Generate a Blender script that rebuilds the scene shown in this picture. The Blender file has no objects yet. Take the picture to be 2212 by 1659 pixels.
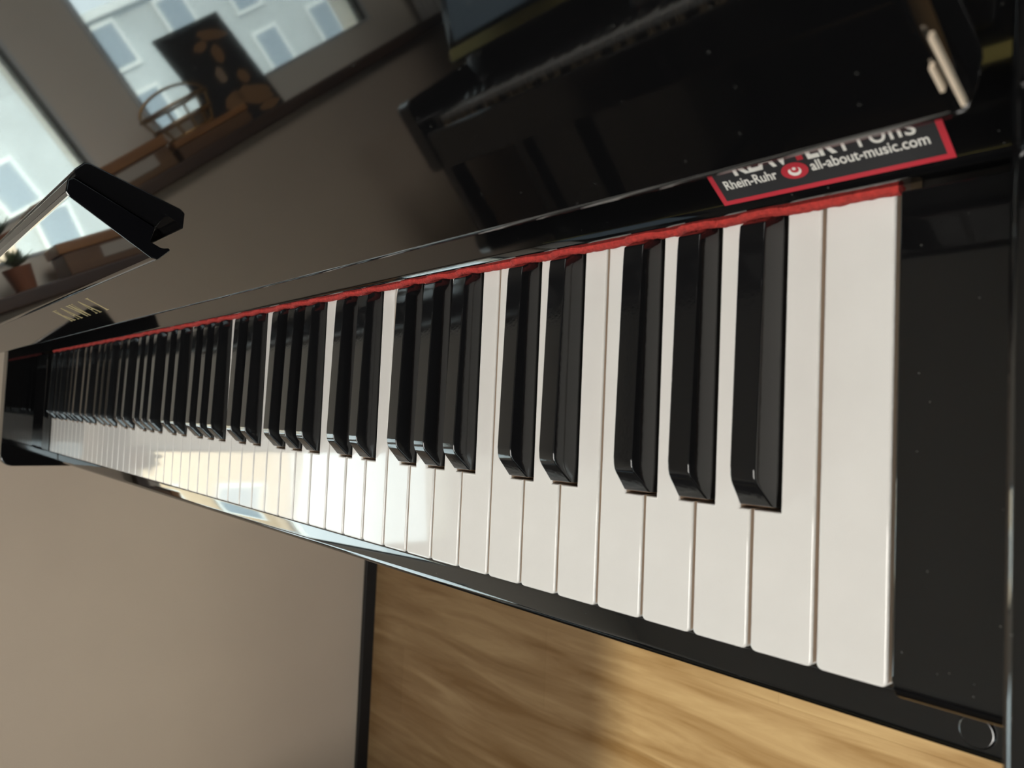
import bpy, bmesh, math, random
from mathutils import Vector, Matrix
random.seed(7)
FZ = 0.735                      # key tops stand this far above the floor (z=0)
P = 0.0235                      # white key pitch
col = bpy.context.scene.collection
sin, cos, rad = math.sin, math.cos, math.radians

# ------------------------------------------------------------------ materials
def node_mat(name):
    m = bpy.data.materials.new(name); m.use_nodes = True
    return m, m.node_tree, m.node_tree.nodes['Principled BSDF']
def mat(name, c, rough=0.5, metal=0.0, ior=1.5, spec=0.5, coat=0.0, noise=0.0, nscale=30.0, bump=0.0, bscale=200.0):
    m, t, b = node_mat(name)
    b.inputs['Base Color'].default_value = (*c, 1); b.inputs['Roughness'].default_value = rough
    b.inputs['Metallic'].default_value = metal; b.inputs['IOR'].default_value = ior
    b.inputs['Specular IOR Level'].default_value = spec; b.inputs['Coat Weight'].default_value = coat
    tc = t.nodes.new('ShaderNodeTexCoord')
    if noise:
        n = t.nodes.new('ShaderNodeTexNoise'); n.inputs['Scale'].default_value = nscale; n.inputs['Detail'].default_value = 4
        r = t.nodes.new('ShaderNodeValToRGB')
        r.color_ramp.elements[0].position = .3; r.color_ramp.elements[1].position = .7
        r.color_ramp.elements[0].color = (*[x*(1-noise) for x in c], 1); r.color_ramp.elements[1].color = (*[min(1, x*(1+noise)) for x in c], 1)
        t.links.new(tc.outputs['Object'], n.inputs['Vector']); t.links.new(n.outputs['Fac'], r.inputs['Fac'])
        t.links.new(r.outputs['Color'], b.inputs['Base Color'])
    if bump:
        n = t.nodes.new('ShaderNodeTexNoise'); n.inputs['Scale'].default_value = bscale; n.inputs['Detail'].default_value = 3
        u = t.nodes.new('ShaderNodeBump'); u.inputs['Strength'].default_value = bump; u.inputs['Distance'].default_value = .001
        t.links.new(tc.outputs['Object'], n.inputs['Vector']); t.links.new(n.outputs['Fac'], u.inputs['Height'])
        t.links.new(u.outputs['Normal'], b.inputs['Normal'])
    return m
def dusty(name, c, rough, thr=.86, scale=330, dust=(.045, .045, .042)):
    """polished lacquer with a few settled dust specks"""
    m, t, b = node_mat(name)
    b.inputs['Roughness'].default_value = rough; b.inputs['IOR'].default_value = 1.95
    tc = t.nodes.new('ShaderNodeTexCoord'); v = t.nodes.new('ShaderNodeTexVoronoi'); v.inputs['Scale'].default_value = scale
    l = t.nodes.new('ShaderNodeMath'); l.operation = 'LESS_THAN'; l.inputs[1].default_value = .10
    s = t.nodes.new('ShaderNodeSeparateColor'); g = t.nodes.new('ShaderNodeMath'); g.operation = 'GREATER_THAN'; g.inputs[1].default_value = thr
    mu = t.nodes.new('ShaderNodeMath'); mu.operation = 'MULTIPLY'
    mx = t.nodes.new('ShaderNodeMix'); mx.data_type = 'RGBA'
    mx.inputs['A'].default_value = (*c, 1); mx.inputs['B'].default_value = (*dust, 1)
    t.links.new(tc.outputs['Object'], v.inputs['Vector']); t.links.new(v.outputs['Distance'], l.inputs[0])
    t.links.new(v.outputs['Color'], s.inputs['Color']); t.links.new(s.outputs['Red'], g.inputs[0])
    t.links.new(l.outputs[0], mu.inputs[0]); t.links.new(g.outputs[0], mu.inputs[1])
    t.links.new(mu.outputs[0], mx.inputs['Factor']); t.links.new(mx.outputs['Result'], b.inputs['Base Color'])
    return m
def emis(name, c, s):
    m = bpy.data.materials.new(name); m.use_nodes = True; t = m.node_tree; t.nodes.clear()
    e = t.nodes.new('ShaderNodeEmission'); o = t.nodes.new('ShaderNodeOutputMaterial')
    e.inputs['Color'].default_value = (*c, 1); e.inputs['Strength'].default_value = s
    t.links.new(e.outputs[0], o.inputs[0]); return m
def wood(name, c0, c1, c2, scale=(2.2, 16, 16), rough=.35, plank=0):
    m, t, b = node_mat(name); b.inputs['Roughness'].default_value = rough
    tc = t.nodes.new('ShaderNodeTexCoord'); mp = t.nodes.new('ShaderNodeMapping'); mp.inputs['Scale'].default_value = scale
    n = t.nodes.new('ShaderNodeTexNoise'); n.inputs['Scale'].default_value = 1.6; n.inputs['Detail'].default_value = 6; n.inputs['Roughness'].default_value = .62
    n.inputs['Distortion'].default_value = .6
    r = t.nodes.new('ShaderNodeValToRGB'); e = r.color_ramp.elements
    e[0].position = .32; e[0].color = (*c0, 1); e[1].position = .68; e[1].color = (*c2, 1); k = e.new(.5); k.color = (*c1, 1)
    t.links.new(tc.outputs['Object'], mp.inputs['Vector']); t.links.new(mp.outputs['Vector'], n.inputs['Vector'])
    t.links.new(n.outputs['Fac'], r.inputs['Fac']); out = r.outputs['Color']
    if plank:
        bk = t.nodes.new('ShaderNodeTexBrick'); bk.inputs['Scale'].default_value = 1
        bk.inputs['Brick Width'].default_value = .9; bk.inputs['Row Height'].default_value = .145; bk.inputs['Mortar Size'].default_value = .0006
        bk.inputs['Color1'].default_value = (.86, .84, .80, 1); bk.inputs['Color2'].default_value = (1.0, 1.0, 1.0, 1); bk.inputs['Mortar'].default_value = (.8, .77, .72, 1)
        mx = t.nodes.new('ShaderNodeMix'); mx.data_type = 'RGBA'; mx.blend_type = 'MULTIPLY'; mx.inputs['Factor'].default_value = 1
        t.links.new(tc.outputs['Object'], bk.inputs['Vector']); t.links.new(out, mx.inputs['A']); t.links.new(bk.outputs['Color'], mx.inputs['B'])
        out = mx.outputs['Result']
    t.links.new(out, b.inputs['Base Color'])
    return m
def thin_glass(name):
    m = bpy.data.materials.new(name); m.use_nodes = True; t = m.node_tree; t.nodes.clear()
    o = t.nodes.new('ShaderNodeOutputMaterial'); tr = t.nodes.new('ShaderNodeBsdfTransparent'); gl = t.nodes.new('ShaderNodeBsdfGlossy')
    gl.inputs['Roughness'].default_value = 0; tr.inputs['Color'].default_value = (.93, .97, .96, 1)
    f = t.nodes.new('ShaderNodeFresnel'); f.inputs['IOR'].default_value = 1.45; mx = t.nodes.new('ShaderNodeMixShader')
    t.links.new(f.outputs[0], mx.inputs[0]); t.links.new(tr.outputs[0], mx.inputs[1]); t.links.new(gl.outputs[0], mx.inputs[2])
    t.links.new(mx.outputs[0], o.inputs[0]); return m

M = {}
M['ebony'] = dusty('polished_ebony', (.0035, .0035, .0038), .035)
M['ebony_cheek'] = dusty('polished_ebony_cheek', (.004, .004, .0043), .06, thr=.86)
M['desk'] = mat('polished_desk', (.004, .004, .005), .03, ior=1.75)
M['ivory'] = mat('key_white', (.60, .588, .562), .055, ior=1.52, noise=.02, nscale=60)
M['stick'] = mat('black_key_stick', (.12, .06, .025), .6)
M['keyside'] = mat('key_wood', (.55, .40, .24), .6, noise=.15, nscale=80)
M['black'] = mat('key_black', (.006, .006, .0065), .09, ior=1.6, bump=.02, bscale=600)
M['felt'] = mat('red_felt', (.33, .024, .018), .95, noise=.25, nscale=500, bump=1.0, bscale=900)
M['gold'] = mat('gold_inlay', (.80, .68, .36), .3, metal=.8)
M['cream_shade'] = mat('key_cream_shade', (.56, .44, .33), .3)  # yellowed plastic, with the warm shade between keys put into the colour
M['brass'] = mat('brass', (.72, .60, .46), .55, metal=.35)
M['rubber'] = mat('rubber', (.012, .012, .012), .45)
M['bedwood'] = mat('keybed_wood', (.012, .010, .008), .7, noise=.2)
M['stk_black'] = mat('sticker_black', (.028, .028, .030), .35)
M['stk_red'] = mat('sticker_red', (.46, .030, .045), .4)
M['stk_white'] = mat('sticker_white', (.78, .76, .71), .4)
M['lower'] = mat('lower_wall_panel', (.52, .43, .345), .75, noise=.04, nscale=3, bump=.15, bscale=250)
M['wall'] = mat('wall_paint', (.93, .86, .75), .75, noise=.04, nscale=3, bump=.15, bscale=250)
M['reveal'] = mat('window_reveal_paint', (.50, .42, .34), .7)
M['ceil'] = mat('ceiling_paint', (.78, .78, .76), .9)
M['dark'] = mat('dark_wall_panel', (.010, .010, .011), .8)
M['frame'] = mat('window_frame_white', (.75, .78, .78), .35)
M['gasket'] = mat('window_gasket', (.02, .025, .025), .6)
M['glass'] = thin_glass('window_glass')
M['skirting'] = mat('black_skirting', (.006, .006, .007), .5)
M['floor'] = wood('floor_wood', (.19, .105, .040), (.265, .165, .078), (.35, .235, .12), scale=(2.0, 20, 1), rough=.30, plank=1)
M['sillwood'] = wood('sill_wood', (.035, .016, .008), (.06, .028, .013), (.09, .045, .02), scale=(20, 2, 20), rough=.4)
M['orangewood'] = wood('orange_wood', (.30, .12, .03), (.40, .17, .045), (.50, .23, .07), scale=(20, 3, 20), rough=.4)
M['brownwood'] = wood('brown_wood', (.12, .055, .02), (.17, .08, .03), (.22, .11, .04), scale=(20, 3, 20), rough=.4)
M['paper'] = mat('pale_card', (.52, .46, .40), .8)
M['wire'] = mat('gold_wire', (.35, .20, .06), .4, metal=.5)
M['curtain'] = mat('white_curtain', (.86, .85, .82), .9)
M['folder'] = mat('blue_grey_folder', (.22, .32, .42), .6)
M['bk_dark'] = mat('print_black', (.006, .0055, .005), .7)
M['bk_brown'] = mat('print_brown', (.30, .15, .05), .5)
M['bk_tan'] = mat('print_tan', (.40, .28, .18), .5)
M['leafm'] = mat('leaf_green', (.06, .10, .02), .6)
M['clay'] = mat('clay_pot', (.25, .09, .04), .7)

# ------------------------------------------------------------------ helpers
origin = {}
def empty(name, loc, label=None, cat=None, group=None):
    o = bpy.data.objects.new(name, None); col.objects.link(o); o.empty_display_size = .05
    o.location = loc; origin[o] = Vector(loc)
    if label: o['label'] = label
    if cat: o['category'] = cat
    if group: o['group'] = group
    return o
def link(name, bm, m, parent=None, base=None, smooth=True, angle=35):
    """bmesh in scene coordinates -> one mesh object, kept where it is"""
    o_ = origin[parent] if parent is not None else Vector((0, 0, 0))
    if parent is None or base is not None:
        b = Vector(base) if base is not None else Vector((0, 0, 0))
    else: b = o_
    for v in bm.verts: v.co -= b
    bmesh.ops.recalc_face_normals(bm, faces=bm.faces)
    me = bpy.data.meshes.new(name); bm.to_mesh(me); bm.free()
    for x in (m if isinstance(m, (list, tuple)) else [m]): me.materials.append(x)
    if smooth:
        for p in me.polygons: p.use_smooth = True
        me.set_sharp_from_angle(angle=rad(angle))
    o = bpy.data.objects.new(name, me); col.objects.link(o)
    origin[o] = b.copy()
    if parent is not None: o.parent = parent; o.location = b - o_
    else: o.location = b
    if smooth:
        w = o.modifiers.new('wn', 'WEIGHTED_NORMAL'); w.keep_sharp = True
    return o
def tag(o, label, cat, group=None, kind=None):
    if label: o['label'] = label
    if cat: o['category'] = cat
    if group: o['group'] = group
    if kind: o['kind'] = kind
    return o
def struct(name, bm, m, **k):
    o = link(name, bm, m, **k)
    if o.parent is None: o['kind'] = 'structure'
    return o
def box(bm, x0, x1, y0, y1, z0, z1, mi=0):
    r = bmesh.ops.create_cube(bm, size=1)
    for v in r['verts']:
        v.co = Vector((x0+(v.co.x+.5)*(x1-x0), y0+(v.co.y+.5)*(y1-y0), z0+(v.co.z+.5)*(z1-z0)))
    for f in {f for v in r['verts'] for f in v.link_faces}: f.material_index = mi
    return r['verts']
def bev(bm, w, seg=3, verts=None):
    es = bm.edges if verts is None else list({e for v in verts for e in v.link_edges})
    bmesh.ops.bevel(bm, geom=list(es), offset=w, segments=seg, profile=.5, affect='EDGES', clamp_overlap=True)
def bbox_(x0, x1, y0, y1, z0, z1, w=0, seg=3):
    bm = bmesh.new(); box(bm, x0, x1, y0, y1, z0, z1)
    if w: bev(bm, w, seg)
    return bm
def prism(pts, x0, x1, w=0, seg=3, bm=None):
    """pts in (y,z), extruded along x"""
    bm = bm or bmesh.new()
    a = [bm.verts.new((x0, y, z)) for y, z in pts]; b = [bm.verts.new((x1, y, z)) for y, z in pts]
    bm.faces.new(a); bm.faces.new(b[::-1]); n = len(pts)
    for i in range(n): bm.faces.new((a[i], a[(i+1) % n], b[(i+1) % n], b[i]))
    if w: bev(bm, w, seg, a+b)
    return bm
def tube(bm, path, r, seg=8, closed=False, mi=0):
    pts = [Vector(p) for p in path]; n = len(pts); rings = []
    for i, p in enumerate(pts):
        if closed: d = pts[(i+1) % n]-pts[i-1]
        else: d = pts[min(i+1, n-1)]-pts[max(i-1, 0)]
        d.normalize(); u = d.orthogonal().normalized() if i == 0 else (u-d*u.dot(d)).normalized()
        w = d.cross(u)
        rings.append([bm.verts.new(p+u*(r*cos(2*math.pi*k/seg))+w*(r*sin(2*math.pi*k/seg))) for k in range(seg)])
    for i in range(n if closed else n-1):
        A, B = rings[i], rings[(i+1) % n]
        for k in range(seg):
            f = bm.faces.new((A[k], A[(k+1) % seg], B[(k+1) % seg], B[k])); f.material_index = mi
    if not closed: bm.faces.new(rings[0][::-1]); bm.faces.new(rings[-1])
def slab(bm, poly, O, U, V, N, t, mi=0):
    """2-D polygon on the plane O + u U + v V, raised by t along N"""
    a = [bm.verts.new(O+U*x+V*y) for x, y in poly]; b = [bm.verts.new(O+U*x+V*y+N*t) for x, y in poly]
    fs = [bm.faces.new(a), bm.faces.new(b[::-1])]; n = len(poly)
    for i in range(n): fs.append(bm.faces.new((a[i], a[(i+1) % n], b[(i+1) % n], b[i])))
    for f in fs: f.material_index = mi
def text_bm(s, size, O, U, V, N, t=.0001, bold=0.0, width=None):
    cu = bpy.data.curves.new('txt', 'FONT'); cu.body = s; cu.size = 1; cu.extrude = .01; cu.offset = bold; cu.resolution_u = 4
    ob = bpy.data.objects.new('txt', cu); col.objects.link(ob)
    dg = bpy.context.evaluated_depsgraph_get(); me = bpy.data.meshes.new_from_object(ob.evaluated_get(dg))
    bm = bmesh.new(); bm.from_mesh(me)
    xs = [v.co.x for v in bm.verts]; x0 = min(xs); w = max(xs)-x0; sx = (width/w) if width else size
    for v in bm.verts:
        x, y, z = (v.co.x-x0)*sx, v.co.y*size, v.co.z
        v.co = O+U*x+V*y+N*(t*(1 if z > 0 else 0))
    bpy.data.objects.remove(ob); bpy.data.curves.remove(cu); bpy.data.meshes.remove(me)
    return bm
def copy_tree(o, parent=None, skip=()):
    c = o.copy(); col.objects.link(c); c.parent = parent
    for ch in list(o.children):
        if ch.name.split('.')[0] in skip: continue
        copy_tree(ch, c, skip)
    return c

# ------------------------------------------------------------------ the upright piano
TL = rad(24)                                        # the opened fallboard leans back
FO = Vector((0, .140, .074)); FN = Vector((0, -cos(TL), sin(TL))); FU = Vector((0, sin(TL), cos(TL)))
X0, X1 = -1.2675, .045                              # inner faces of the arms
AW = .035
def yz(a, h):
    q = FO+FN*a+FU*h; return (q.y, q.z)
piano = empty('piano', (-.611, .10, -FZ), 'black polished upright piano with its fallboard open over the long keyboard', 'piano')
link('keybed', bbox_(X0-.001, X1+.001, -.016, .50, -.100, -.034, .002), M['ebony'], piano)
link('key_frame', bbox_(X0+.002, X1-.002, .004, .20, -.0335, -.022), M['bedwood'], piano)
link('keyslip', prism([(-.0028, -.10), (-.0195, -.10), (-.0195, -.020), (-.0028, -.020)], X0+.0005, X1-.0005, .0045, 5), M['ebony'], piano)
for a, b in ((.0042, X1-.0003), (X0+.0003, -1.2266)):
    cp = [(.146, -.030), (.146, .010)]+[(.0070+.007*cos(rad(t_)), .003+.007*sin(rad(t_))) for t_ in range(90, 181, 10)]+[(.0, -.030)]
    link('cheek_block', prism(cp, a, b, .0018, 4), M['ebony_cheek'], piano, angle=50)
for a, b in ((X1, X1+AW), (X0-AW, X0)):
    bm = bmesh.new(); pts = []
    def arc(cy, cz, r, a0, a1, n=6): return [(cy+r*cos(rad(a0+(a1-a0)*i/n)), cz+r*sin(rad(a0+(a1-a0)*i/n))) for i in range(n+1)]
    pts = [(.50, -.10)]+arc(-.010, -.085, .015, 270, 180)+arc(-.010, .040, .015, 180, 90)+[(.50, .055)]
    prism(pts, a, b, .0022, 3, bm); link('arm', bm, M['ebony'], piano, angle=28)
# name board leaning back behind the keys, with the felt at its foot
TN = rad(34); NO = Vector((0, .1495, .008)); NU = Vector((0, sin(TN), cos(TN))); NN = Vector((0, -cos(TN), sin(TN)))
def nyz(a, h):
    q = NO+NN*a+NU*h; return (q.y, q.z)
nb = [(.1495, .0045), (.1495, .0086)]+[(.1495+.0035*(1-cos(rad(a)))*1.0, .0086+.0035*sin(rad(a))) for a in (8, 16, 24)]
nb += [nyz(0, .0050), nyz(0, .0185), nyz(0, .092), nyz(-.018, .092), (.175, .0045)]
link('name_board', prism(nb, X0+.0005, X1-.0005), M['ebony'], piano, angle=40)
blacks = []                                         # centre x of every black key
notes = []
for n in range(1, 53):                              # n = 1 is the top C
    notes.append('CBAGFED'[(n-1) % 7])
off = {('B', 'A'): .0024, ('A', 'G'): 0.0, ('G', 'F'): -.0026, ('E', 'D'): .0021, ('D', 'C'): -.0021}
bl = {}
for n in range(1, 52):
    k = (notes[n-1], notes[n])
    if k in off: bl[n] = -n*P+off[k]                # black between key n (right) and n+1 (left)
def felt_bm():
    bm = bmesh.new(); rows = []
    N = 700; rnd = random.Random(3)
    for i in range(N+1):
        x = -1.2235+(1.2235+.0012)*i/N
        d = min(abs(x-c) for c in bl.values())
        k = 1 if d < .0055 else max(0, 1-(d-.0055)/.0035)
        f = (rnd.random()-.5)*.0005
        up = .0022*k
        sec = [(.1500, -.001+up*.9), (.1480+f, .0003+up*1.1), (.1474+f, .0018+up), (.1477+f, .0037+up), (.1486, .0048+up+f), (.1512, .0050+up)]
        rows.append([bm.verts.new((x, y, z)) for y, z in sec])
    for i in range(N):
        for j in range(5): bm.faces.new((rows[i][j], rows[i+1][j], rows[i+1][j+1], rows[i][j+1]))
        bm.faces.new((rows[i][5], rows[i+1][5], rows[i+1][0], rows[i][0]))
    bm.faces.new(rows[0]); bm.faces.new(rows[-1][::-1])
    return bm
link('felt_strip', felt_bm(), M['felt'], piano, angle=60)
# white keys
BW = .0069                                          # half width of a black key at its foot
def white_key(n):
    xr = -(n-1)*P-.0013; xl = -n*P
    ya, yb, yn = 0.0, .175, .0478; r = .0021
    lx = (bl[n]+BW+.0008) if n in bl else xl
    rx = (bl[n-1]-BW-.0008) if (n-1) in bl else xr
    pts = []
    for i in range(5): a = rad(180+90*i/4); pts.append((xl+r+r*cos(a), ya+r+r*sin(a)))
    for i in range(5): a = rad(270+90*i/4); pts.append((xr-r+r*cos(a), ya+r+r*sin(a)))
    if rx < xr: pts += [(xr, yn), (rx, yn)]
    pts.append((rx, yb)); pts.append((lx, yb))
    if lx > xl: pts += [(lx, yn), (xl, yn)]
    bm = bmesh.new()
    top = [bm.verts.new((x, y, 0)) for x, y in pts]; bot = [bm.verts.new((x, y, -.0105)) for x, y in pts]
    bm.faces.new(top); bm.faces.new(bot[::-1]); k = len(pts)
    for i in range(k): bm.faces.new((top[i], top[(i+1) % k], bot[(i+1) % k], bot[i]))
    bmesh.ops.recalc_face_normals(bm, faces=bm.faces)
    es = [e for e in bm.edges if abs(e.verts[0].co.z) < 1e-6 and abs(e.verts[1].co.z) < 1e-6]
    bmesh.ops.recalc_face_normals(bm, faces=bm.faces)
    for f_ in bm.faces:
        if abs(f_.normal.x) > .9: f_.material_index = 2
    nf0 = len(bm.faces)
    bmesh.ops.bevel(bm, geom=es, offset=.0010, segments=4, profile=.5, affect='EDGES', material=0)
    box(bm, lx+.0006, rx-.0006, ya+.0012, yb, -.021, -.0105, 1)
    if lx > xl or rx < xr: box(bm, xl+.0006, xr-.0006, ya+.0012, yn-.001, -.0209, -.0106, 1)
    base = ((xl+xr)/2, ya, -.021)
    return link('white_key', bm, [M['ivory'], M['keyside'], M['cream_shade']], piano, base=base, angle=40)
for n in range(1, 53): white_key(n)
def black_key(c):
    bm = bmesh.new()
    S = [(.0493, .0022, .0068, .0062), (.0562, .0094, .0069, .0049), (.0576, .0105, .0069, .0047), (.0594, .0112, .0069, .0046),
         (.0625, .0115, .0069, .0046), (.1400, .0096, .0069, .0049), (.1448, .0092, .0069, .0049), (.1478, .0040, .0069, .0049)]
    rows = []
    for y, zt, hb, ht in S:
        rows.append([bm.verts.new((c+x, y, z)) for x, z in ((-hb, -.006), (-hb, .0012), (-ht, zt), (ht, zt), (hb, .0012), (hb, -.006))])
    for i in range(len(S)-1):
        for j in range(6):
            bm.faces.new((rows[i][j], rows[i+1][j], rows[i+1][(j+1) % 6], rows[i][(j+1) % 6]))
    bm.faces.new(rows[0][::-1]); bm.faces.new(rows[-1])
    bmesh.ops.recalc_face_normals(bm, faces=bm.faces)
    es = [e for e in bm.edges if len(e.link_faces) == 2 and e.calc_face_angle() > rad(24) and min(v.co.z for v in e.verts) > 0]
    bmesh.ops.bevel(bm, geom=es, offset=.00055, segments=3, profile=.5, affect='EDGES')
    k = link('black_key', bm, M['black'], piano, base=(c, .0493, -.006), angle=30)
    s = bmesh.new(); box(s, c-.0070, c+.0055, .0490, .147, -.021, .0006); bev(s, .0003, 1)
    st = link('key_stick', s, M['stick'], k, base=(c, .048, -.021)); st['label'] = 'brown wooden stick under the black key cap'
    return k
for n in sorted(bl): black_key(bl[n])
# fallboard
fall = link('fallboard', prism([yz(0, -.0036), yz(0, .205), yz(-.018, .205), yz(-.018, -.0036)], X0+.0035, X1-.001, .0042, 6), M['ebony'], piano, base=(-.611, FO.y, FO.z))
hb = bmesh.new(); tube(hb, [(x, yz(-.0150, -.0012)[0], yz(-.0150, -.0012)[1]) for x in (X0+.01, X1-.006)], .0016, 10)
h = link('hinge_rod', hb, mat('steel', (.6, .6, .6), .25, metal=1), fall); h['label'] = 'thin steel rod along the foot of the fallboard'
# gold serif lettering, drawn stroke by stroke
def stroke(p, q, w):
    (ax, ay), (bx, by) = p, q; dx, dy = bx-ax, by-ay; L = math.hypot(dx, dy); 
    nx = w/2
    return [(ax-nx, ay), (ax+nx, ay), (bx+nx, by), (bx-nx, by)]
def serif(x, y, w, up): 
    return [(x-w/2, y), (x+w/2, y), (x+w/2, y+.045*up), (x-w/2, y+.045*up)]
GL = {'K': [stroke((.20, 0), (.20, 1), .17), stroke((.26, .42), (.66, 1), .07), stroke((.38, .52), (.74, 0), .19), serif(.2, 0, .36, 1), serif(.2, 1, .36, -1), serif(.66, 1, .30, -1), serif(.76, 0, .32, 1)],
      'A': [stroke((.12, 0), (.44, 1), .07), stroke((.44, 1), (.76, 0), .18), [(.24, .30), (.66, .30), (.66, .36), (.24, .36)], serif(.12, 0, .26, 1), serif(.76, 0, .34, 1)],
      'W': [stroke((.12, 1), (.36, 0), .18), stroke((.36, 0), (.60, 1), .07), stroke((.60, 1), (.84, 0), .18), stroke((.84, 0), (1.08, 1), .07), serif(.12, 1, .32, -1), serif(.60, 1, .30, -1), serif(1.08, 1, .26, -1)],
      'I': [stroke((.2, 0), (.2, 1), .17), serif(.2, 0, .36, 1), serif(.2, 1, .36, -1)]}
LX = -.611-.0655; HT = .0168
for ch, dx in (('K', 0), ('A', .0265), ('W', .0545), ('A', .0895), ('I', .1215)):
    bm = bmesh.new()
    for i, s in enumerate(GL[ch]): slab(bm, [(x*.019, y*HT) for x, y in s], FO+Vector((LX+dx, 0, 0))+FU*.0158, Vector((1, 0, 0)), FU, FN, .00012+.00001*i)
    o = link('letter_'+ch.lower(), bm, M['gold'], fall, smooth=False); o['label'] = 'gold letter %s on the fallboard' % ch
# folded music ledge on the fallboard
D0, D1 = -.917, -.305
prof = [(.0004, .0565), (.0004, .0975), (.0030, .0992), (.0085, .0972), (.0097, .0950), (.0150, .0515), (.0142, .0486), (.0066, .0457), (.0058, .0470), (.0088, .0500), (.0088, .0565)]
dk = link('music_desk', prism([yz(a, h) for a, h in prof], D0, D1, .0007, 3), M['desk'], fall, angle=25)
for x in (-.462, -.893):
    bm = bbox_(x-.010, x+.010, 0, 1, 0, 1)
    for v in bm.verts:
        y_, z_ = yz(.0002+v.co.y*.0085, .0485+v.co.z*.009); v.co.y, v.co.z = y_, z_
    link('desk_hinge', bm, M['rubber'], dk)
# stay plate at the treble end of the fallboard
bm = bmesh.new()
box(bm, 0, .0008, .002, .0205, -.0004, .0012); box(bm, -.0022, -.0014, .007, .0135, -.0004, .0012)
for v in bm.verts:
    x, h_, a_ = v.co; q = FO+FU*h_+FN*a_; v.co = Vector((X1-.0022+x, q.y, q.z))
o = link('stay_plate', bm, M['brass'], fall); o['label'] = 'narrow brass plates at the treble end'
# button on the key slip
bm = bmesh.new(); bmesh.ops.create_cone(bm, cap_ends=True, segments=40, radius1=.0053, radius2=.0047, depth=.0012)
for v in bm.verts: v.co = Vector((v.co.x+.0165, v.co.y-.0108, v.co.z-.0196))
bev(bm, .0005, 3)
o = link('fallboard_buffer', bm, M['ebony_cheek'], piano); o['label'] = 'round black rubber buffer set in the key slip'
# case
link('upper_panel', bbox_(X0+.0005, X1-.0005, .262, .285, .0558, .43, .002), M['ebony'], piano)
for a, b in ((X1, X1+AW), (X0-AW, X0)):
    link('side_panel', bbox_(a+.0005, b-.0005, .25, .60, -.10+.1553, .45, .002), M['ebony'], piano)
    link('side_panel', bbox_(a+.0005, b-.0005, .22, .60, -FZ+.03, -.1003, .002), M['ebony'], piano)
    link('leg', bbox_(a+.003, b-.003, .0, .045, -FZ+.03, -.1003, .004), M['ebony'], piano)
    link('toe_block', bbox_(a, b, -.02, .60, -FZ, -FZ+.03, .004), M['ebony'], piano)
link('lid', bbox_(X0-AW-.01, X1+AW+.01, .235, .61, .4503, .475, .004), M['ebony'], piano)
link('lower_panel', bbox_(X0+.0005, X1-.0005, .24, .262, -FZ+.03, -.1003, .002), M['ebony'], piano)
link('back_board', bbox_(X0+.0005, X1-.0005, .57, .60, -FZ+.03, .4497), M['bedwood'], piano)

# ------------------------------------------------------------------ sticker on the name board
SX = Vector((1, 0, 0)); SO = NO+NN*.00005; SV = NU*.94
st = empty('sticker', (NO+SV*.005+Vector((-.017, 0, 0))), 'black sticker with red border and white lettering on the board behind the top keys', 'sticker')
def rect(x0, x1, y0, y1): return [(x0, y0), (x1, y0), (x1, y1), (x0, y1)]
bm = bmesh.new(); slab(bm, rect(-.0528, .0189, .0060, .0325), SO, SX, SV, NN, .00012); link('backing', bm, M['stk_black'], st, smooth=False)
bm = bmesh.new()
for q in (rect(-.0538, .0197, .0049, .0067), rect(-.0538, -.0520, .0067, .0318), rect(.0179, .0197, .0067, .0318), rect(-.0538, .0197, .0318, .0336)): slab(bm, q, SO, SX, SV, NN, .00018)
o = link('border', bm, M['stk_red'], st, smooth=False); o['label'] = 'red border of the sticker'
def stext(name, s, x, y, w, size, bold, m, lab):
    bm = text_bm(s, size, SO+SX*x+SV*y+NN*.00013, SX, SV, NN, .00008, bold, w); o = link(name, bm, m, st, smooth=False); o['label'] = lab
stext('lettering', 'Rhein-Ruhr', -.0496, .0116, .0190, .0056, .012, M['stk_white'], 'white lettering Rhein-Ruhr')
stext('lettering', 'all-about-music.com', -.0192, .0117, .0342, .0056, .012, M['stk_white'], 'white lettering all-about-music.com')
stext('lettering', 'KLAV', -.0440, .0170, .0200, .0110, .030, M['stk_white'], 'white heading letters KLAV')
stext('lettering', 'ER', -.0188, .0167, .0092, .0110, .030, M['stk_white'], 'white heading letters ER')
stext('lettering', 'Profis', -.0078, .0163, .0205, .0110, .004, M['stk_white'], 'white heading letters Profis')
bm = bmesh.new(); slab(bm, rect(-.0221, -.0201, .0169, .0186), SO, SX, SV, NN, .0002); slab(bm, rect(-.0221, -.0201, .0194, .0250), SO, SX, SV, NN, .0002)
o = link('lettering', bm, M['stk_red'], st, smooth=False); o['label'] = 'red upside-down exclamation mark used as the letter I'
cx, cy = -.0245, .0132
bm = bmesh.new(); slab(bm, [(cx+.0044*cos(rad(10*i)), cy+.0033*sin(rad(10*i))) for i in range(36)], SO, SX, SV, NN, .00022)
e = link('emblem', bm, M['stk_red'], st, smooth=False); e['label'] = 'red oval emblem with a white crescent and dot'
bm = bmesh.new()
out = [(cx+.0021*cos(rad(a)), cy-.0001+.0019*sin(rad(a))) for a in range(150, 396, 10)]
inn = [(cx+.0002+.0014*cos(rad(a)), cy+.0005+.0013*sin(rad(a))) for a in range(395, 149, -10)]
slab(bm, out+inn, SO, SX, SV, NN, .0003)
slab(bm, [(cx+.0001+.0006*cos(rad(20*i)), cy+.0009+.0006*sin(rad(20*i))) for i in range(18)], SO, SX, SV, NN, .0003)
link('crescent', bm, M['stk_white'], e, smooth=False)['label'] = 'white crescent and dot'

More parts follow.
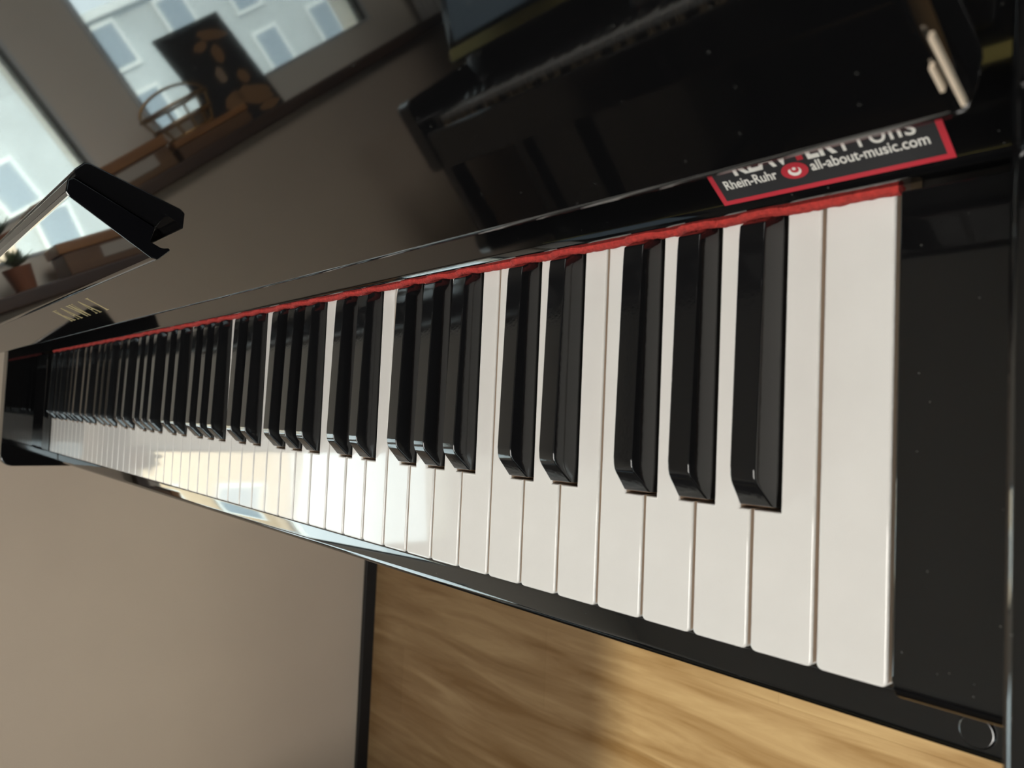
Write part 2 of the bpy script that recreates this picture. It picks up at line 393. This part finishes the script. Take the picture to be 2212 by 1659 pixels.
# ------------------------------------------------------------------ second piano across the room
hs = link('hinge_strip', prism([yz(.0002, -.002), yz(.0002, .022), yz(.0016, .022), yz(.0016, -.002)], X0+.02, X1-.004, .0003, 1), mat('olive_brass', (.55, .46, .14), .5, metal=.3), fall)
twin = copy_tree(piano, None, skip=('letter_k', 'letter_a', 'letter_w', 'letter_i'))
bpy.data.objects.remove(hs)
TW = (-1.18, -.76)
twin.rotation_euler = (0, 0, math.pi)
twin.location = (TW[0]+.611, TW[1]-.10, -FZ)
tag(twin, 'second black upright piano across the room, seen only mirrored in the fallboard beside the window', 'piano')
bm = bmesh.new()
pts = [(-.155, 0), (.155, 0), (.155, .19), (.135, .21), (-.135, .21), (-.155, .19)]
fo = Vector((TW[0]+.185, TW[1]-.105-.0265*sin(TL)*1.0, .078+.0265*cos(TL)))+Vector((0, .0045, .002)); fu = Vector((0, -sin(TL), cos(TL)))
slab(bm, pts, fo, Vector((1, 0, 0)), fu, Vector((0, cos(TL), sin(TL))), .006)
fd = link('music_folder', bm, M['folder'], None, base=fo); tag(fd, 'blue-grey music folder leaning on the fallboard of the piano across the room', 'folder')

# ------------------------------------------------------------------ room
XW, XG = -1.49, -1.62
struct('floor', bbox_(-1.8, 2.6, -3.4, .9, -FZ-.05, -FZ), M['floor'], smooth=False)
struct('ceiling', bbox_(-1.8, 2.6, -3.4, .9, 1.80, 1.85), M['ceil'], smooth=False)
struct('wall_back', bbox_(-1.8, 2.5, .72, .80, -FZ, 1.80), M['dark'], smooth=False)
struct('wall_front', bbox_(-1.8, 2.5, -3.3, -3.2, -FZ, 1.80), M['dark'], smooth=False)
RW = (-1.9, -.12, .48, 1.135)
bm = bmesh.new()
for a in ((-3.2, RW[0], -FZ, 1.8), (RW[1], .72, -FZ, 1.8), (RW[0], RW[1], -FZ, RW[2]), (RW[0], RW[1], RW[3], 1.8)): box(bm, 2.4, 2.5, *a)
struct('wall_right', bm, M['dark'], smooth=False)
bm = bmesh.new()
for a in ((RW[0]-.02, RW[0]+.04, RW[2]-.02, RW[3]+.03), (RW[1]-.04, RW[1]+.02, RW[2]-.02, RW[3]+.03), (RW[0]+.04, RW[1]-.04, RW[2]-.02, RW[2]+.03), (RW[0]+.04, RW[1]-.04, RW[3], RW[3]+.03)): box(bm, 2.385, 2.3995, *a)
w4 = struct('window_4', bm, M['frame'], base=(2.39, -1.0, .20))  # unseen window, added to let the sun light the floor patch
link('pane', bbox_(2.44, 2.444, RW[0]+.001, RW[1]-.001, RW[2]+.001, RW[3]-.001), M['glass'], w4, smooth=False)
WIN = [(-.280, -.0070, .237, 1.06), (-1.085, -.4260, .246, 1.06), (-2.85, -1.55, .262, 1.30)]  # the last window is unseen, added to let in more daylight
bm = bmesh.new()
box(bm, -1.74, XW, -3.2, .72, -FZ, .150, 1)
ys = [-3.2]+sorted([v for w in WIN for v in w[:2]])+[.72]
for i in range(0, len(ys), 2): box(bm, -1.74, XG, ys[i], ys[i+1], .150, 1.80)
for y0, y1, z0, z1 in WIN: box(bm, -1.74, XG, y0, y1, .150, z0); box(bm, -1.74, XG, y0, y1, z1, 1.80)
struct('wall_left', bm, [M['wall'], M['lower']], smooth=False)
struct('baseboard_left', bbox_(XW, XW+.012, -3.2, .72, -FZ, -FZ+.028, .001), M['skirting'])
struct('trim_1', bbox_(XG, XW+.022, -3.2, .72, .1503, .176, .003), M['sillwood'])
for i, (y0, y1, z0, z1) in enumerate(WIN):
    bm = bmesh.new(); f = .009
    for a in ((y0, y0+f, z0, z1), (y1-f, y1, z0, z1), (y0+f, y1-f, z0, z0+f*.6), (y0+f, y1-f, z1-f, z1)): box(bm, -1.65, XG+.003, *a)
    w = struct('window_%d' % (i+1), bm, M['frame'], base=(XG, (y0+y1)/2, z0))
    bm = bmesh.new(); g = .007
    for a in ((y0+f, y0+f+g, z0+f*.6, z1-f), (y1-f-g, y1-f, z0+f*.6, z1-f)): box(bm, -1.65, XG-.004, *a)
    link('window_gasket', bm, M['gasket'], w)
    link('pane', bbox_(-1.640, -1.636, y0+f, y1-f, z0+f*.6, z1-f), M['glass'], w, smooth=False)

# things on the sill
bm = bmesh.new(); ZS = .1762
bk = empty('picture_board', (-1.555, -.60, ZS), 'black printed picture board with brown instrument motifs standing on the window sill', 'picture')
BU = Vector((0, 1, 0)); BV = Vector((-.18, 0, .984)); BN = Vector((.984, 0, .18)); BO = Vector((-1.545, -.687, ZS))
slab(bm, rect(0, .168, 0, .228), BO, BU, BV, BN, .006); link('board', bm, M['bk_dark'], bk, smooth=False)
rnd = random.Random(11)
def blob(cx, cy, rx, ry, rot=0, k=16, j=.12):
    o = []
    for i in range(k):
        a = 2*math.pi*i/k; s = 1+j*(rnd.random()-.5)*2; x, y = rx*s*cos(a), ry*s*sin(a)
        o.append((cx+x*cos(rot)-y*sin(rot), cy+x*sin(rot)+y*cos(rot)))
    return o
for c in ((.045, .190, .034, .012, .3), (.085, .178, .018, .010, -.2), (.062, .150, .013, .020, .2)):
    bm = bmesh.new(); slab(bm, blob(*c), BO+BN*.006, BU, BV, BN, .0006); link('motif', bm, M['bk_brown'], bk, smooth=False)
for c in ((.088, .110, .010, .018, .15), (.045, .088, .014, .016, 0), (.050, .045, .042, .022, .3), (.100, .050, .028, .018, -.3), (.12, .015, .030, .010, 0), (.035, .012, .028, .010, 0)):
    bm = bmesh.new(); slab(bm, blob(*c), BO+BN*.006, BU, BV, BN, .0006); link('motif', bm, M['bk_tan'] if c[1] > .1 else M['bk_brown'], bk, smooth=False)
# wire basket
bs = empty('wire_basket', (-1.515, -.475, .2135), 'small golden wire basket standing on the brown box in front of the picture board', 'basket')
cx, cy, cz = -1.535, -.455, .2139
def ring(rx, ry, z, n=28): return [(cx+rx*cos(2*math.pi*i/n), cy+ry*sin(2*math.pi*i/n), z) for i in range(n)]
bm = bmesh.new()
for rx, ry, z in ((.030, .055, cz+.003), (.038, .068, cz+.03), (.044, .078, cz+.06)): tube(bm, ring(rx, ry, z), .0034, 6, True)
for i in range(12):
    a = 2*math.pi*i/12; tube(bm, [(cx+.030*cos(a), cy+.055*sin(a), cz+.003), (cx+.038*cos(a), cy+.068*sin(a), cz+.03), (cx+.044*cos(a), cy+.078*sin(a), cz+.06)], .0028, 6)
link('body', bm, M['wire'], bs)
bm = bmesh.new(); tube(bm, [(cx, cy+.078*cos(a), cz+.06+.035*sin(a)) for a in [math.pi*i/14 for i in range(15)]], .003, 8); link('handle', bm, M['wire'], bs)
# boxes
bx = empty('wooden_box', (-1.53, -.24, ZS), 'orange wooden box with a pale front on the sill, nearest the piano', 'box')
link('lid', bbox_(-1.585, -1.478, -.375, -.09, .2165, .236, .002), M['orangewood'], bx)
link('body', bbox_(-1.58, -1.481, -.37, -.095, ZS, .2160, .002), M['brownwood'], bx)
link('front_label', bbox_(-1.4808, -1.479, -.335, -.16, .190, .212, .0004), M['paper'], bx)['label'] = 'pale panel on the box front'
bx2 = empty('wooden_box', (-1.52, -.50, ZS), 'low brown wooden box on the sill under the wire basket', 'box')
link('body', bbox_(-1.575, -1.485, -.565, -.385, ZS, .200, .002), M['brownwood'], bx2)
link('lid', bbox_(-1.578, -1.482, -.568, -.382, .2003, .213, .002), M['orangewood'], bx2)
# plant
pl = empty('potted_plant', (-1.545, -.03, ZS), 'small green plant in a clay pot on the sill beside the orange box', 'plant')
bm = bmesh.new(); bmesh.ops.create_cone(bm, cap_ends=True, segments=24, radius1=.018, radius2=.025, depth=.045)
for v in bm.verts: v.co += Vector((-1.545, -.03, ZS+.0226))
link('pot', bm, M['clay'], pl)
bm = bmesh.new()
for i in range(40):
    a = rnd.random()*6.28; t = .3+rnd.random()*.9; L = .03+rnd.random()*.025; b0 = Vector((-1.545, -.03, ZS+.045)); d = Vector((cos(a)*sin(t)*.7, sin(a)*sin(t), cos(t)*.8)); s = d.cross(Vector((0, 0, 1))).normalized()*.006
    q = [b0, b0+d*L*.5+s, b0+d*L, b0+d*L*.5-s]; vs = [bm.verts.new(x) for x in q]+[bm.verts.new(x+Vector((0, 0, .0006))) for x in q]
    bm.faces.new(vs[:4]); bm.faces.new(vs[4:][::-1])
    for k in range(4): bm.faces.new((vs[k], vs[(k+1) % 4], vs[4+(k+1) % 4], vs[4+k]))
link('leaves', bm, M['leafm'], pl, smooth=False)
# curtain
bm = bmesh.new(); n = 60; A = []; B = []
for i in range(n+1):
    y = -1.45+.25*i/n; x = -1.572+.008*sin(i*.62)+.004*sin(i*1.7)
    A.append(((x, y), (x-.0015, y)))
for z in (.1775, 1.55): B.append([[bm.verts.new((q[0], q[1], z)) for q in pr] for pr in A])
for i in range(n):
    bm.faces.new((B[0][i][0], B[0][i+1][0], B[1][i+1][0], B[1][i][0])); bm.faces.new((B[0][i][1], B[1][i][1], B[1][i+1][1], B[0][i+1][1]))
    for k in (0, 1): bm.faces.new((B[k][i][0], B[k][i][1], B[k][i+1][1], B[k][i+1][0]))
for i in (0, n): bm.faces.new((B[0][i][0], B[1][i][0], B[1][i][1], B[0][i][1]))
tag(link('curtain', bm, M['curtain'], base=(-1.57, -1.32, .1775)), 'white curtain hanging beside the windows, its hem on the sill', 'curtain')

# glowing panel under the ceiling: unseen, added as warm fill
bm = bbox_(-.2, 1.1, -1.1, -.1, 1.762, 1.7999, .004)
fill_light = link('ceiling_fill', bm, M['frame'], base=(.45, -.6, 1.80)); tag(fill_light, 'unseen square white panel added under the ceiling as warm fill', 'fill_light')
link('fill_emitter', bbox_(-.17, 1.07, -1.07, -.13, 1.757, 1.7618), emis('fill_glow', (1.0, .96, .90), 13.0), fill_light, smooth=False)

# ------------------------------------------------------------------ outside
M['fac_pale'] = mat('facade_pale', (.50, .54, .56), .8, noise=.12, nscale=.8)
M['fac_peach'] = mat('facade_peach', (.62, .47, .33), .8, noise=.05, nscale=.8)
M['winpane'] = mat('facade_window_glass', (.30, .36, .42), .15)
M['street'] = mat('street_grey', (.42, .43, .44), .9, noise=.2, nscale=1)
tag(link('street', bbox_(-40, -2.2, -30, 25, -3.6, -3.5), M['street'], smooth=False), None, None, kind='structure')['kind'] = 'structure'
def building(name, x, y0, y1, z1, wallm, rows, pitch, ww, wh, label, x_in=-.02):
    r = empty(name, (x-2, (y0+y1)/2, -3.5), label, 'building')
    link('facade', bbox_(x-4, x, y0, y1, -3.5, z1), wallm, r, smooth=False)
    link('roof', bbox_(x-4.2, x+.15, y0-.15, y1+.15, z1, z1+.15), M['frame'], r, smooth=False)
    n = int((y1-y0)/pitch)
    cnt = 0
    for z in rows:
        for i in range(n):
            yc = y0+(i+.5)*(y1-y0)/n
            w = link('window', bbox_(x+.001, x+.06, yc-ww/2-.08, yc+ww/2+.08, z-.08, z+wh+.08), M['frame'], r, smooth=False)
            link('pane', bbox_(x+.061, x+.07, yc-ww/2, yc+ww/2, z, z+wh), M['winpane'], w, smooth=False)
    return r
building('apartment_building', -13, -2.3, 6.5, 6.0, M['fac_peach'], (-2.0, -.2, 1.6, 3.2, 4.7), 1.3, .6, .7, 'peach coloured apartment block with blue windows beyond the window')
building('apartment_building', -16, -17, -2.9, 3.4, M['fac_pale'], (-1.9, -.3, 1.2, 2.5), 1.5, .55, .75, 'pale grey apartment block across the street, lower than the peach one')

# world: bright overcast sky
w = bpy.data.worlds.new('World'); bpy.context.scene.world = w; w.use_nodes = True; t = w.node_tree; bg = t.nodes['Background']
tc = t.nodes.new('ShaderNodeTexCoord'); sp = t.nodes.new('ShaderNodeSeparateXYZ'); r = t.nodes.new('ShaderNodeValToRGB')
n = t.nodes.new('ShaderNodeTexNoise'); n.inputs['Scale'].default_value = 3; n.inputs['Detail'].default_value = 4
r.color_ramp.elements[0].position = 0; r.color_ramp.elements[0].color = (.80, .88, .93, 1)
r.color_ramp.elements[1].position = .8; r.color_ramp.elements[1].color = (.85, .96, 1.0, 1)
t.links.new(tc.outputs['Generated'], sp.inputs[0]); t.links.new(sp.outputs['Z'], r.inputs['Fac'])
t.links.new(r.outputs['Color'], bg.inputs['Color']); bg.inputs['Strength'].default_value = 5.5
for i, (y0, y1, z0, z1) in enumerate(WIN):
    L = bpy.data.lights.new('window_portal', 'AREA'); L.shape = 'RECTANGLE'; L.size = z1-z0; L.size_y = y1-y0; L.cycles.is_portal = True
    o = bpy.data.objects.new('window_portal', L); col.objects.link(o); o.location = (-1.70, (y0+y1)/2, (z0+z1)/2)
    o.rotation_euler = (0, rad(-90), 0)
L = bpy.data.lights.new('window_portal', 'AREA'); L.shape = 'RECTANGLE'; L.size = RW[3]-RW[2]; L.size_y = RW[1]-RW[0]; L.cycles.is_portal = True
o = bpy.data.objects.new('window_portal', L); col.objects.link(o); o.location = (2.47, (RW[0]+RW[1])/2, (RW[2]+RW[3])/2); o.rotation_euler = (0, rad(90), 0)
SUN = bpy.data.lights.new('sun', 'SUN'); SUN.energy = 8.5; SUN.angle = rad(.8); SUN.color = (1, .92, .74)
so = bpy.data.objects.new('sun', SUN); col.objects.link(so)
so.rotation_euler = Vector((.866, -.02, .5)).to_track_quat('Z', 'Y').to_euler(); so.location = (5, 0, 4)

# ------------------------------------------------------------------ camera
R = [(.65631474, .04236661, -.75329678), (-.00817165, -.99796447, -.0632467), (-.75444297, .04766542, -.65463258)]
cam = bpy.data.cameras.new('camera'); co = bpy.data.objects.new('camera', cam); col.objects.link(co)
rx, dn, fw = map(Vector, R)
m = Matrix((rx, -dn, -fw)).transposed().to_4x4(); m.translation = Vector((.0982953, .0745751, .2379763))
co.matrix_world = m
cam.sensor_width = 36; cam.lens = 36*1662/2212; cam.clip_start = .01; cam.clip_end = 200
cam.dof.use_dof = True; cam.dof.focus_distance = .42; cam.dof.aperture_fstop = 16
sc = bpy.context.scene; sc.camera = co

# lift everything so that the floor is z = 0
for o in bpy.data.objects:
    if o.parent is None: o.location.z += FZ
sc.view_settings.view_transform = 'Standard'; sc.view_settings.look = 'None'; sc.view_settings.gamma = 1
sc.view_settings.use_curve_mapping = False; sc.view_settings.exposure = 0.0
sc.cycles.max_bounces = 10; sc.cycles.glossy_bounces = 6; sc.cycles.diffuse_bounces = 4; sc.cycles.transparent_max_bounces = 8
sc.cycles.sample_clamp_indirect = 8; sc.cycles.use_denoising = True; sc.cycles.caustics_reflective = True; sc.cycles.blur_glossy = .3
